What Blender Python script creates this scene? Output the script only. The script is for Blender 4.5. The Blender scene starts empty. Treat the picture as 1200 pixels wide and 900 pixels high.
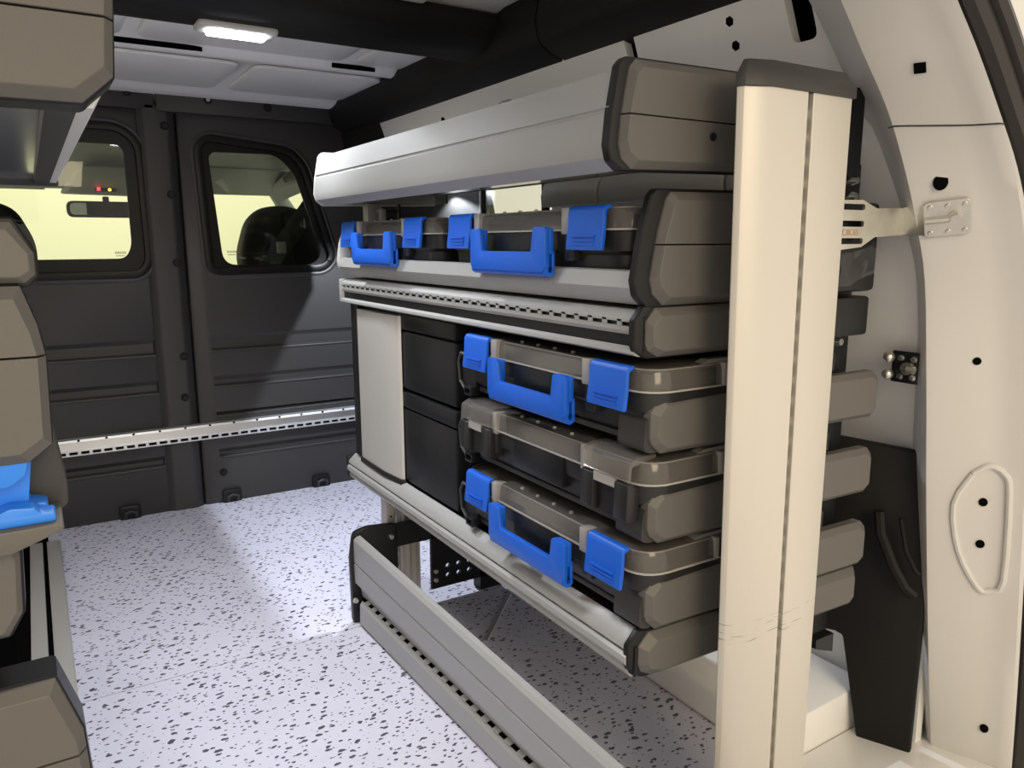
import bpy, bmesh, math, random
from mathutils import Vector, Matrix
random.seed(7)
SC = bpy.context.scene
COL = SC.collection

# ------------------------------------------------------------------ camera
cam_d = bpy.data.cameras.new('camera'); cam = bpy.data.objects.new('camera', cam_d); COL.objects.link(cam)
YAW, PITCH, ROLL, FPX = math.radians(31.8), math.radians(10.45), math.radians(.15), 902.
fw = Vector((math.sin(YAW)*math.cos(PITCH), math.cos(YAW)*math.cos(PITCH), -math.sin(PITCH)))
rt = Vector((math.cos(YAW), -math.sin(YAW), 0)); dn = fw.cross(rt)
c_, s_ = math.cos(ROLL), math.sin(ROLL)
r2 = rt*c_ + dn*s_; d2 = dn*c_ - rt*s_
m = Matrix((r2, -d2, -fw)).transposed().to_4x4(); m.translation = (0, 0, 1.0)
cam.matrix_world = m
cam_d.sensor_width = 36; cam_d.lens = FPX/1200*36; cam_d.clip_start = .05
SC.camera = cam

# ------------------------------------------------------------------ world, lights, exposure
w = bpy.data.worlds.new('world'); SC.world = w; w.use_nodes = True
w.node_tree.nodes['Background'].inputs[0].default_value = (1.0, .90, .76, 1)
w.node_tree.nodes['Background'].inputs[1].default_value = .80
SC.view_settings.view_transform = 'Standard'; SC.view_settings.look = 'None'
SC.view_settings.gamma = 1; SC.view_settings.exposure = .6
SC.view_settings.use_curve_mapping = False

def area(name, loc, target, sx, sy, power, col, spread=None):
    d = bpy.data.lights.new(name, 'AREA'); d.shape = 'RECTANGLE'; d.size = sx; d.size_y = sy
    d.energy = power; d.color = col
    if spread: d.spread = spread
    o = bpy.data.objects.new(name, d); COL.objects.link(o); o.location = loc
    o.rotation_euler = (Vector(target)-Vector(loc)).to_track_quat('-Z', 'Y').to_euler()
    return o
# the garage's warm ceiling lamps behind the open tailgate
area('garage_lamp', (-.15, -2.6, 2.3), (.75, .75, .75), 1.6, 1.6, 46, (1, .82, .55))
# the lamps over the garage wall ahead of the van
area('garage_wall_lamp', (.8, 5.6, 3.2), (.8, 8.0, 1.2), 3.0, .8, 68, (1, .985, .80))

# added fill light under the roof, above the frame; no lamp known there
area('roof_fill', (.18, 1.32, 1.548), (.18, 1.36, 0), .3, .12, 3.6, (.92, .95, 1), math.radians(112))

# ------------------------------------------------------------------ materials
def srgb(r, g, b):
    f = lambda c: (c/255/12.92 if c/255 <= .04045 else ((c/255+.055)/1.055)**2.4)
    return (f(r), f(g), f(b), 1)
def mat(name, col, rough=.5, metal=0., bump=0., bscale=300., var=0., vscale=6., coat=0., spec=.5):
    mm = bpy.data.materials.new(name); mm.use_nodes = True
    nt = mm.node_tree; b = nt.nodes['Principled BSDF']
    b.inputs['Base Color'].default_value = col
    b.inputs['Roughness'].default_value = rough; b.inputs['Metallic'].default_value = metal
    b.inputs['Coat Weight'].default_value = coat; b.inputs['Coat Roughness'].default_value = .12
    b.inputs['Specular IOR Level'].default_value = spec
    tc = nt.nodes.new('ShaderNodeTexCoord')
    if var:
        n = nt.nodes.new('ShaderNodeTexNoise'); n.inputs['Scale'].default_value = vscale; n.inputs['Detail'].default_value = 6
        nt.links.new(tc.outputs['Object'], n.inputs['Vector'])
        mr = nt.nodes.new('ShaderNodeMapRange'); mr.inputs[1].default_value = .3; mr.inputs[2].default_value = .7
        mr.inputs[3].default_value = 1-var; mr.inputs[4].default_value = 1+var
        nt.links.new(n.outputs['Fac'], mr.inputs[0])
        mx = nt.nodes.new('ShaderNodeVectorMath'); mx.operation = 'SCALE'; mx.inputs[0].default_value = col[:3]
        nt.links.new(mr.outputs[0], mx.inputs['Scale']); nt.links.new(mx.outputs[0], b.inputs['Base Color'])
    if bump:
        n2 = nt.nodes.new('ShaderNodeTexNoise'); n2.inputs['Scale'].default_value = bscale; n2.inputs['Detail'].default_value = 3
        nt.links.new(tc.outputs['Object'], n2.inputs['Vector'])
        bp = nt.nodes.new('ShaderNodeBump'); bp.inputs['Strength'].default_value = bump; bp.inputs['Distance'].default_value = .002
        nt.links.new(n2.outputs['Fac'], bp.inputs['Height']); nt.links.new(bp.outputs[0], b.inputs['Normal'])
    return mm
def brushed(name, col, rough, metal, axis):
    mm = mat(name, col, rough, metal)
    nt = mm.node_tree; b = nt.nodes['Principled BSDF']
    tc = nt.nodes.new('ShaderNodeTexCoord'); mp = nt.nodes.new('ShaderNodeMapping')
    sc = [260, 260, 260]; sc[axis] = 2.5; mp.inputs['Scale'].default_value = sc
    n = nt.nodes.new('ShaderNodeTexNoise'); n.inputs['Scale'].default_value = 1; n.inputs['Detail'].default_value = 4
    nt.links.new(tc.outputs['Object'], mp.inputs[0]); nt.links.new(mp.outputs[0], n.inputs['Vector'])
    mr = nt.nodes.new('ShaderNodeMapRange'); mr.inputs[3].default_value = rough-.06; mr.inputs[4].default_value = rough+.08
    nt.links.new(n.outputs['Fac'], mr.inputs[0]); nt.links.new(mr.outputs[0], b.inputs['Roughness'])
    return mm
def glassy(name, tint, refl_rough=.08, ior=1.45, haze=None, haze_f=0.):
    mm = bpy.data.materials.new(name); mm.use_nodes = True; nt = mm.node_tree; nt.nodes.clear()
    o = nt.nodes.new('ShaderNodeOutputMaterial'); t = nt.nodes.new('ShaderNodeBsdfTransparent'); t.inputs[0].default_value = tint
    g = nt.nodes.new('ShaderNodeBsdfGlossy'); g.inputs['Roughness'].default_value = refl_rough
    fr = nt.nodes.new('ShaderNodeFresnel'); ge = nt.nodes.new('ShaderNodeNewGeometry'); ma = nt.nodes.new('ShaderNodeMath'); ma.operation = 'MULTIPLY_ADD'
    ma.inputs[1].default_value = 1/ior-ior; ma.inputs[2].default_value = ior     # thin shell: no total reflection at its inner face
    nt.links.new(ge.outputs['Backfacing'], ma.inputs[0]); nt.links.new(ma.outputs[0], fr.inputs[0])
    mx = nt.nodes.new('ShaderNodeMixShader'); nt.links.new(fr.outputs[0], mx.inputs[0])
    src = t
    if haze:
        d = nt.nodes.new('ShaderNodeBsdfDiffuse'); d.inputs[0].default_value = haze
        m2 = nt.nodes.new('ShaderNodeMixShader'); m2.inputs[0].default_value = haze_f
        nt.links.new(t.outputs[0], m2.inputs[1]); nt.links.new(d.outputs[0], m2.inputs[2]); src = m2
    nt.links.new(src.outputs[0], mx.inputs[1]); nt.links.new(g.outputs[0], mx.inputs[2])
    nt.links.new(mx.outputs[0], o.inputs[0]); return mm
def emit(name, col, s):
    mm = bpy.data.materials.new(name); mm.use_nodes = True; nt = mm.node_tree; nt.nodes.clear()
    o = nt.nodes.new('ShaderNodeOutputMaterial'); e = nt.nodes.new('ShaderNodeEmission')
    e.inputs[0].default_value = col; e.inputs[1].default_value = s; nt.links.new(e.outputs[0], o.inputs[0]); return mm

ALU_Y = brushed('aluminium_along', (.38, .38, .372, 1), .5, .3, 1)
ALU_Z = brushed('aluminium_upright', (.60, .585, .55, 1), .46, .45, 2)
ALU_X = brushed('aluminium_across', (.72, .73, .74, 1), .35, .7, 0)
CAP = mat('grey_plastic', (.105, .10, .092, 1), .55, bump=.12, bscale=900)
CAPD = mat('dark_grey_plastic', (.034, .033, .032, 1), .5, bump=.1, bscale=900)
BLK = mat('black_plastic', (.010, .010, .011, 1), .42, spec=.3)
BLKB = mat('black_box_plastic', (.009, .010, .012, 1), .36, bump=.05, bscale=500, spec=.28)
CASEB = mat('case_plastic', (.018, .018, .019, 1), .36, spec=.35)
GREYC = mat('light_grey_plastic', (.34, .33, .31, 1), .45)
BLU = mat('blue_plastic', (.004, .105, .60, 1), .42, bump=.04, bscale=1200)
BLUB = mat('bright_blue_plastic', (.02, .21, .80, 1), .4)
STEEL = mat('zinc_steel', (.60, .585, .52, 1), .3, .85, var=.08, vscale=40)
SCREW = mat('screw_steel', (.6, .6, .58, 1), .25, .9)
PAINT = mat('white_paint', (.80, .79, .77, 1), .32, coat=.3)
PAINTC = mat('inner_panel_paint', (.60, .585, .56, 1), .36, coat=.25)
ROOF = mat('roof_paint', (.87, .87, .86, 1), .35, coat=.2)
BULK = mat('charcoal_panel', (.032, .031, .031, 1), .45, bump=.06, bscale=700)
TRIM = mat('black_trim', (.010, .0098, .0095, 1), .6, bump=.1, bscale=600, spec=.2)
BLACK = mat('flat_black', (.004, .004, .004, 1), .8, spec=0)
RUBBER = mat('black_rubber', (.006, .006, .006, 1), .35, spec=.25)
SEAL = mat('door_seal', (.02, .017, .014, 1), .45)
LID = glassy('smoked_lid', (.50, .49, .48, 1), .12, 1.5, (.40, .37, .34, 1), .22)
RIM = glassy('clear_rim_catchlight', (.75, .74, .72, 1), .15, 1.6, (.8, .77, .73, 1), .34)  # whitish haze paints catch-lights onto the clear plastic edges
FLAP = glassy('clear_flap', (.72, .71, .69, 1), .12, 1.55, (.6, .57, .53, 1), .13)
GLASS = glassy('window_glass', (.80, .83, .78, 1), .01, 1.35)
CABG = mat('cab_lining', (.42, .46, .42, 1), .8)
CABD = mat('cab_dark', (.012, .014, .013, 1), .6)
BELT = mat('belt_grey', (.05, .055, .05, 1), .6)
GLOSSK = mat('glossy_dark_sheet', (.10, .105, .11, 1), .12, .75)
MIRR = mat('bright_sheet_metal', (.78, .86, .94, 1), .16, .5, coat=1)
GARAGE = mat('garage_wall_paint', (.80, .80, .60, 1), .8)
WHITEP = mat('white_plastic', (.5, .5, .48, 1), .5)
LENS = emit('lamp_lens', (.93, .97, 1, 1), 16)
REDL = emit('red_indicator', (1, .03, .05, 1), 4)
YELL = emit('yellow_indicator', (1, .62, .03, 1), 4)

def floor_mat():
    mm = bpy.data.materials.new('speckled_floor'); mm.use_nodes = True; nt = mm.node_tree; b = nt.nodes['Principled BSDF']
    b.inputs['Roughness'].default_value = .36; b.inputs['Specular IOR Level'].default_value = .45
    tc = nt.nodes.new('ShaderNodeTexCoord'); L = nt.links.new
    nz = nt.nodes.new('ShaderNodeTexNoise'); nz.inputs['Scale'].default_value = 80; nz.inputs['Detail'].default_value = 2
    L(tc.outputs['Object'], nz.inputs['Vector'])
    def layer(scale, off, rmax, keep):
        mp = nt.nodes.new('ShaderNodeMapping'); mp.inputs['Location'].default_value = off; mp.inputs['Rotation'].default_value = (0, 0, off[0])
        mp.inputs['Scale'].default_value = (scale*.75, scale*1.25, 1)
        L(tc.outputs['Object'], mp.inputs[0])
        ad = nt.nodes.new('ShaderNodeVectorMath'); ad.operation = 'MULTIPLY_ADD'; ad.inputs[1].default_value = (.55, .55, 0)
        L(nz.outputs['Color'], ad.inputs[0]); L(mp.outputs[0], ad.inputs[2])
        v = nt.nodes.new('ShaderNodeTexVoronoi'); v.voronoi_dimensions = '2D'; v.inputs['Scale'].default_value = 1
        L(ad.outputs[0], v.inputs['Vector'])
        sp = nt.nodes.new('ShaderNodeSeparateColor'); L(v.outputs['Color'], sp.inputs[0])
        mr = nt.nodes.new('ShaderNodeMapRange'); mr.inputs[1].default_value = 1-keep; mr.inputs[2].default_value = 1
        mr.inputs[3].default_value = .04; mr.inputs[4].default_value = rmax
        L(sp.outputs[0], mr.inputs[0])
        ge = nt.nodes.new('ShaderNodeMath'); ge.operation = 'GREATER_THAN'; ge.inputs[1].default_value = 1-keep; L(sp.outputs[0], ge.inputs[0])
        lt = nt.nodes.new('ShaderNodeMath'); lt.operation = 'LESS_THAN'; L(v.outputs['Distance'], lt.inputs[0]); L(mr.outputs[0], lt.inputs[1])
        mu = nt.nodes.new('ShaderNodeMath'); mu.operation = 'MULTIPLY'; L(ge.outputs[0], mu.inputs[0]); L(lt.outputs[0], mu.inputs[1])
        return mu
    a = layer(46, (.3, .1, 0), .27, .60); c = layer(72, (1.2, .7, 0), .27, .48)
    mx = nt.nodes.new('ShaderNodeMath'); mx.operation = 'MAXIMUM'; L(a.outputs[0], mx.inputs[0]); L(c.outputs[0], mx.inputs[1])
    n3 = nt.nodes.new('ShaderNodeTexNoise'); n3.inputs['Scale'].default_value = 3; n3.inputs['Detail'].default_value = 5; L(tc.outputs['Object'], n3.inputs['Vector'])
    cr = nt.nodes.new('ShaderNodeValToRGB'); cr.color_ramp.elements[0].position = .3; cr.color_ramp.elements[1].position = .7
    cr.color_ramp.elements[0].color = (.575, .57, .67, 1); cr.color_ramp.elements[1].color = (.63, .625, .73, 1); L(n3.outputs['Fac'], cr.inputs[0])
    mc = nt.nodes.new('ShaderNodeMix'); mc.data_type = 'RGBA'; L(mx.outputs[0], mc.inputs['Factor']); L(cr.outputs[0], mc.inputs['A'])
    mc.inputs['B'].default_value = (.075, .078, .10, 1); L(mc.outputs['Result'], b.inputs['Base Color'])
    return mm
FLOOR = floor_mat()

def scuffed():          # the end post: aluminium with a band of dark scuff scratches at knee height
    mm = brushed('scuffed_aluminium_post', (.58, .55, .495, 1), .45, .35, 2); nt = mm.node_tree; b = nt.nodes['Principled BSDF']; L = nt.links.new
    tc = nt.nodes.new('ShaderNodeTexCoord'); mp = nt.nodes.new('ShaderNodeMapping'); mp.inputs['Scale'].default_value = (16, 16, 330); mp.inputs['Rotation'].default_value = (0, .10, 0)
    L(tc.outputs['Object'], mp.inputs[0])
    n = nt.nodes.new('ShaderNodeTexNoise'); n.inputs['Scale'].default_value = 1; n.inputs['Detail'].default_value = 5; L(mp.outputs[0], n.inputs['Vector'])
    g = nt.nodes.new('ShaderNodeMapRange'); g.inputs[1].default_value = .60; g.inputs[2].default_value = .66; L(n.outputs['Fac'], g.inputs[0])
    sp = nt.nodes.new('ShaderNodeSeparateXYZ'); L(tc.outputs['Object'], sp.inputs[0])
    def band(c, h):
        s = nt.nodes.new('ShaderNodeMath'); s.operation = 'SUBTRACT'; s.inputs[1].default_value = c; L(sp.outputs['Z'], s.inputs[0])
        a = nt.nodes.new('ShaderNodeMath'); a.operation = 'ABSOLUTE'; L(s.outputs[0], a.inputs[0])
        l = nt.nodes.new('ShaderNodeMath'); l.operation = 'LESS_THAN'; l.inputs[1].default_value = h; L(a.outputs[0], l.inputs[0]); return l
    q = band(.447, .018); mu = nt.nodes.new('ShaderNodeMath'); mu.operation = 'MULTIPLY'; L(q.outputs[0], mu.inputs[0]); L(g.outputs[0], mu.inputs[1])
    mu2 = nt.nodes.new('ShaderNodeMath'); mu2.operation = 'MULTIPLY'; mu2.inputs[1].default_value = .75; L(mu.outputs[0], mu2.inputs[0])
    mc = nt.nodes.new('ShaderNodeMix'); mc.data_type = 'RGBA'; mc.inputs['A'].default_value = (.58, .55, .495, 1); mc.inputs['B'].default_value = (.10, .09, .08, 1)
    L(mu2.outputs[0], mc.inputs['Factor']); L(mc.outputs['Result'], b.inputs['Base Color'])
    return mm
POST = scuffed()

# ------------------------------------------------------------------ mesh helpers
def roundpoly(pts, r, n=4):
    """2D polygon with rounded corners; r a number or one per corner"""
    out = []; N = len(pts)
    for i in range(N):
        p = Vector(pts[i]); a = Vector(pts[i-1]); b = Vector(pts[(i+1) % N])
        ri = r[i] if isinstance(r, (list, tuple)) else r
        da, db = (a-p), (b-p)
        t = min(ri, da.length*.48, db.length*.48)
        if t < 1e-5: out.append(tuple(p)); continue
        p0 = p+da.normalized()*t; p1 = p+db.normalized()*t
        for k in range(n+1):
            u = k/n; q = p0*(1-u)**2 + p*2*u*(1-u) + p1*u*u; out.append(tuple(q))
    return out
def rrect(x0, x1, y0, y1, r, n=4): return roundpoly([(x0, y0), (x1, y0), (x1, y1), (x0, y1)], r, n)
def catmull(P, n):
    out = []
    for i in range(len(P)-1):
        p0 = Vector(P[max(i-1, 0)]); p1 = Vector(P[i]); p2 = Vector(P[i+1]); p3 = Vector(P[min(i+2, len(P)-1)])
        for k in range(n):
            t = k/n
            out.append(.5*((2*p1)+(p2-p0)*t+(2*p0-5*p1+4*p2-p3)*t*t+(3*p1-p0-3*p2+p3)*t**3))
    out.append(Vector(P[-1])); return out

class MB:
    def __init__(s): s.v = []; s.f = []
    def add(s, vs, fs):
        o = len(s.v); s.v += [Vector(p) for p in vs]; s.f += [[i+o for i in f] for f in fs]; return s
    def box(s, x0, x1, y0, y1, z0, z1):
        return s.add([(x, y, z) for x in (x0, x1) for y in (y0, y1) for z in (z0, z1)],
                     [(0, 1, 3, 2), (4, 6, 7, 5), (0, 4, 5, 1), (2, 3, 7, 6), (0, 2, 6, 4), (1, 5, 7, 3)])
    def loft(s, rings, cap0=True, cap1=True, closed=True):
        n = len(rings[0]); vs = [p for r in rings for p in r]; fs = []
        for j in range(len(rings)-1):
            for i in range(n if closed else n-1):
                k = (i+1) % n; fs.append((j*n+i, j*n+k, (j+1)*n+k, (j+1)*n+i))
        if cap0: fs.append(tuple(range(n))[::-1])
        if cap1: fs.append(tuple(range((len(rings)-1)*n, len(rings)*n)))
        return s.add(vs, fs)
    def prism(s, poly, ax, a, b):
        P = {'x': lambda u, v, t: (t, u, v), 'y': lambda u, v, t: (u, t, v), 'z': lambda u, v, t: (u, v, t)}[ax]
        return s.loft([[P(u, v, a) for u, v in poly], [P(u, v, b) for u, v in poly]])
    def cyl(s, c, ax, r, h, n=14, r2=None):
        c = Vector(c); A = {'x': Vector((1, 0, 0)), 'y': Vector((0, 1, 0)), 'z': Vector((0, 0, 1))}[ax] if isinstance(ax, str) else Vector(ax).normalized()
        u = A.orthogonal().normalized(); v = A.cross(u); r2 = r if r2 is None else r2
        R = lambda rr, o: [c+A*o+(u*math.cos(2*math.pi*i/n)+v*math.sin(2*math.pi*i/n))*rr for i in range(n)]
        return s.loft([R(r, 0), R(r2, h)])
    def tube(s, pts, r, n=8):
        pts = [Vector(p) for p in pts]; rings = []; u = None
        for i, p in enumerate(pts):
            t = (pts[min(i+1, len(pts)-1)]-pts[max(i-1, 0)]).normalized()
            u = t.orthogonal().normalized() if u is None else (u-t*u.dot(t)).normalized()
            v = t.cross(u); rr = r[i] if isinstance(r, (list, tuple)) else r
            rings.append([p+(u*math.cos(2*math.pi*k/n)+v*math.sin(2*math.pi*k/n))*rr for k in range(n)])
        return s.loft(rings)
    def sphere(s, c, r, n=10):
        rings = []
        for j in range(1, n):
            a = math.pi*j/n; rings.append([Vector(c)+Vector((math.sin(a)*math.cos(2*math.pi*k/12), math.sin(a)*math.sin(2*math.pi*k/12), math.cos(a)))*r for k in range(12)])
        return s.loft(rings)
    def move(s, d=(0, 0, 0), rz=0, about=(0, 0, 0)):
        R = Matrix.Rotation(rz, 3, 'Z'); A = Vector(about)
        s.v = [R @ (p-A)+A+Vector(d) for p in s.v]; return s
    def mesh(s, name, bevel=0., seg=2, ang=30, origin=(0, 0, 0)):
        bm = bmesh.new(); O = Vector(origin)
        vs = [bm.verts.new(p-O) for p in s.v]
        for f in s.f:
            try: bm.faces.new([vs[i] for i in f])
            except ValueError: pass
        bmesh.ops.recalc_face_normals(bm, faces=bm.faces)
        if bevel:
            es = [e for e in bm.edges if len(e.link_faces) == 2 and e.calc_face_angle(0) > math.radians(ang)]
            bmesh.ops.bevel(bm, geom=es, offset=bevel, segments=seg, affect='EDGES', profile=.5, clamp_overlap=True)
        me = bpy.data.meshes.new(name); bm.to_mesh(me); bm.free()
        for p in me.polygons: p.use_smooth = True
        me.set_sharp_from_angle(angle=math.radians(32))
        return me
    def build(s, name, mt, parent=None, bevel=0., seg=2, ang=30, sharp=None, kind=None, label=None, cat=None, group=None, cut=None):
        O = (0, 0, 0)
        if parent is not None: O = WORLD[parent.name]
        me = s.mesh(name, bevel, seg, ang, O)
        if sharp: me.set_sharp_from_angle(angle=math.radians(sharp))
        o = bpy.data.objects.new(name, me); COL.objects.link(o); me.materials.append(mt)
        WORLD[o.name] = O
        if parent is not None: o.parent = parent
        if cut: carve(o, cut, O)
        tag(o, label, cat, group, kind); return o
WORLD = {}
def carve(o, cutter, O=(0, 0, 0)):
    cm = cutter.mesh('cutter'); co = bpy.data.objects.new('cutter', cm); COL.objects.link(co)
    md = o.modifiers.new('cut', 'BOOLEAN'); md.operation = 'DIFFERENCE'; md.solver = 'EXACT'; md.object = co; md.use_self = True
    bpy.context.view_layer.update()
    ev = o.evaluated_get(bpy.context.evaluated_depsgraph_get())
    nm = bpy.data.meshes.new_from_object(ev); o.modifiers.clear()
    old = o.data; o.data = nm; nm.name = old.name; bpy.data.meshes.remove(old)
    bpy.data.objects.remove(co); bpy.data.meshes.remove(cm)
    if not o.data.materials: pass
    for p in o.data.polygons: p.use_smooth = True
    o.data.set_sharp_from_angle(angle=math.radians(32))
def tag(o, label=None, cat=None, group=None, kind=None):
    if label: o['label'] = label
    if cat: o['category'] = cat
    if group: o['group'] = group
    if kind: o['kind'] = kind
    return o
def empty(name, loc, label=None, cat=None, group=None, kind=None):
    o = bpy.data.objects.new(name, None); COL.objects.link(o); o.location = loc; o.empty_display_size = .05
    WORLD[o.name] = Vector(loc); return tag(o, label, cat, group, kind)
def copy_tree(o, parent=None):
    c = o.copy(); COL.objects.link(c); WORLD[c.name] = WORLD[o.name]
    if parent is not None: c.parent = parent
    for ch in [x for x in bpy.data.objects if x.parent == o]: copy_tree(ch, c)
    return c
def slotted(mb, f, y0, y1, v0, v1, pitch, gap, th):
    """strip with a row of rectangular slots; f(y, v, t) -> point, v across the strip, t depth"""
    def blk(ya, yb, va, vb):
        mb.add([f(y, v, t) for y in (ya, yb) for v in (va, vb) for t in (0, th)],
               [(0, 1, 3, 2), (4, 6, 7, 5), (0, 4, 5, 1), (2, 3, 7, 6), (0, 2, 6, 4), (1, 5, 7, 3)])
    n = max(1, int(round((y1-y0)/pitch))); p = (y1-y0)/n
    for i in range(n): blk(y0+i*p, y0+i*p+p*(1-gap), v0, v1)
    return mb

# =================================================================== SETTING
# floor: three speckled panels with fine joints
fl = empty('floor', (0, 0, 0), kind='structure')
for a, b in ((-.6, 1.817), (1.8195, 3.10)):
    MB().box(-1.2, 1.42, a, b, -.02, 0).build('floor_panel', FLOOR, fl)
MB().box(-1.2, 1.42, -.6, 3.10, -.05, -.021).build('sub_floor', BLACK, fl)

# ceiling
ce = empty('ceiling', (0, 2, 1.54), kind='structure')
prof = [(-.3, 1.57), (1.74, 1.57), (1.80, 1.555), (2.12, 1.555), (2.14, 1.548), (2.36, 1.548), (2.385, 1.535), (2.40, 1.522), (2.425, 1.518), (2.45, 1.524), (2.48, 1.535), (2.93, 1.53),
        (2.96, 1.515), (3.0, 1.508), (3.06, 1.508), (3.06, 1.62), (-.3, 1.62)]
MB().prism(prof, 'x', -1.0, 1.16).build('roof_skin', ROOF, ce)
for x0, x1 in ((-.5, .26), (.30, .86), (.90, 1.10)):
    MB().prism(rrect(x0, x1, 2.13, 2.365, .04), 'z', 1.549, 1.535).build('roof_panel', ROOF, ce, bevel=.006)
for x0, x1 in ((-.5, .60), (.64, 1.06)):
    MB().prism(rrect(x0, x1, 2.50, 2.92, .05), 'z', 1.534, 1.522).build('roof_panel', ROOF, ce, bevel=.006)
for x0, x1, y in ((.24, .42, 2.385), (.84, .93, 2.385), (.20, .38, 2.95), (.80, .92, 2.95)):
    MB().prism(roundpoly([(x0, y-.002), (x1, y-.006), (x1+.05, y), (x1, y+.004), (x0, y+.006)], .003), 'z', 1.536, 1.523).build('roof_rib_shade', BLACK, ce)  # black pieces stand in for the shadow under the rib edge
for y in (1.30, 1.52):
    MB().prism([(y-.03, 1.572), (y-.018, 1.556), (y+.018, 1.556), (y+.03, 1.572)], 'x', -.9, 1.12).build('roof_rib', ROOF, ce, bevel=.004)
MB().box(.35, .84, 1.70, 1.745, 1.545, 1.571).build('roof_flange', ROOF, ce, bevel=.006)
# dark cross beam
bprof = roundpoly([(1.75, 1.56), (1.77, 1.505), (1.83, 1.478), (1.92, 1.474), (1.985, 1.49), (2.01, 1.56)], .02)
MB().prism(bprof, 'x', -1.0, 1.09).build('trim_1', TRIM, None, kind='structure', label='dark cross beam under the white roof')

# right roof rail trim, three lengths
tp = roundpoly([(1.16, 1.415), (1.10, 1.430), (1.055, 1.455), (1.045, 1.50), (1.06, 1.58), (1.20, 1.60)], .018)
tr = empty('trim_2', (1.1, 1.5, 1.45), kind='structure')
for a, b in ((.2, 1.58), (1.586, 3.06)):
    MB().prism(tp, 'y', a, b).build('trim_cover', TRIM, tr, bevel=.003)
MB().prism(roundpoly([(1.16, 1.20), (1.135, 1.21), (1.12, 1.30), (1.10, 1.43), (1.16, 1.44)], .01), 'y', 2.72, 3.06).build('corner_cover', TRIM, tr)

# right wall
WX = [(0, 1.39), (.5, 1.385), (.66, 1.355), (.85, 1.285), (1.12, 1.23), (1.28, 1.18), (1.43, 1.125), (1.60, 1.10)]
def wallx(z):
    for (z0, x0), (z1, x1) in zip(WX, WX[1:]):
        if z <= z1: return x0+(x1-x0)*(z-z0)/(z1-z0)
    return WX[-1][1]
wr = empty('wall_right', (1.3, 1.5, 0), kind='structure')
zz = [0, .25, .45, .65, .85, 1.0, 1.12, 1.2, 1.28, 1.36, 1.43, 1.5]
def wallsheet(y0, y1, zs, inn=0., th=.02):
    mb = MB(); mb.loft([[(wallx(z)-inn, y, z) for z in zs]+[(wallx(z)-inn+th, y, z) for z in zs[::-1]] for y in (y0, y1)]); return mb
cut = MB()
cut.prism(roundpoly([(.895, 1.335), (.945, 1.335), (.953, 1.46), (.903, 1.46)], .014), 'x', 1.05, 1.19)      # tall slot
wallsheet(.74, 1.330, zz).build('side_panel', PAINT, wr, cut=cut)
zu = [1.16, 1.2, 1.28, 1.36, 1.43, 1.5]
wallsheet(1.362, 2.74, zu, 0).build('side_panel', PAINT, wr)
MB().prism([(1.362, 1.24), (2.74, 1.23), (2.74, 1.30), (1.362, 1.335)], 'x', 1.155, 1.18).build('side_ledge', PAINT, wr, bevel=.006)
opening = MB().box(1.0, 1.6, 1.785, 2.42, 1.075, 1.19)
wallsheet(.74, 3.06, zz, -.06).build('outer_skin', BLACK, wr, cut=opening)
wallsheet(1.33, 1.782, [0, .25, .45, .65, .85, 1.0, 1.12, 1.15], .0).build('side_panel', PAINT, wr)
wallsheet(1.783, 3.06, [0, .25, .45, .65, .85, 1.0, 1.12, 1.17], .0).build('side_lining', TRIM, wr, cut=MB().box(1.0, 1.6, 1.70, 2.125, 1.075, 1.158))
for y, z, r, n, nm in ((1.072, 1.397, .0095, 6, 'hole'), (1.068, 1.356, .0095, 6, 'hole'), (2.25, 1.372, .013, 12, 'hole')):
    MB().cyl((wallx(z)-.0012, y, z), (1, 0, .36), r, .006, n).build(nm, BLACK, wr)
# recess of the tall slot
MB().prism(roundpoly([(.885, 1.32), (.955, 1.32), (.965, 1.47), (.893, 1.47)], .016), 'x', 1.20, 1.205).build('slot_back', BLACK, wr)
# striker clip and rivet on the upper panel
g = empty('striker_clip', (1.14, 1.87, 1.36), 'small zinc striker clip on the white panel above the top tray', 'clip')
MB().box(1.135, 1.152, 1.845, 1.893, 1.345, 1.378).build('clip_plate', STEEL, g, bevel=.004)
MB().tube([(1.137, 1.882, 1.352), (1.122, 1.882, 1.364), (1.122, 1.86, 1.369), (1.137, 1.858, 1.357)], .0045).build('clip_loop', STEEL, g)
MB().cyl((1.141, 1.885, 1.412), (-1, 0, .4), .013, .006, 14, .009).build('rivet', PAINT, wr)

# sill along the foot of the right wall
MB().prism(roundpoly([(1.125, 0), (1.125, .075), (1.15, .105), (1.38, .115), (1.38, 0)], .014), 'y', .84, 1.68).build('trim_3', PAINT, None, bevel=.006, kind='structure', label='painted sill along foot of the wall')
# black door lining panel
def lx(y): return 1.68-.45*y
LPs = [(.946, .638), (.86, .631), (.748, .622), (.728, .620), (.728, .020), (.736, .020), (.763, .014), (.800, .004), (.816, .02), (.827, .084), (.853, .232), (.866, .237), (.885, .236), (.98, .24), (1.02, .30), (1.02, .638)]
mb = MB(); mb.loft([[(lx(y), y, z) for y, z in LPs], [(lx(y)+.02, y+.008, z) for y, z in LPs]])
mb.build('trim_4', TRIM, None, bevel=.005, kind='structure', label='black lining panel low on the wall')
MB().tube([(1.290, .795, .51), (1.292, .790, .47), (1.304, .768, .41), (1.314, .747, .372), (1.323, .732, .358)], .010).build('trim_5', TRIM, None, kind='structure', label='raised black rib of the lining panel')
MB().tube([(1.312, .765, .50), (1.316, .752, .44), (1.324, .735, .405), (1.328, .730, .40)], .004).build('trim_6', TRIM, None, kind='structure', label='thin black rib of the lining panel')

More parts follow.
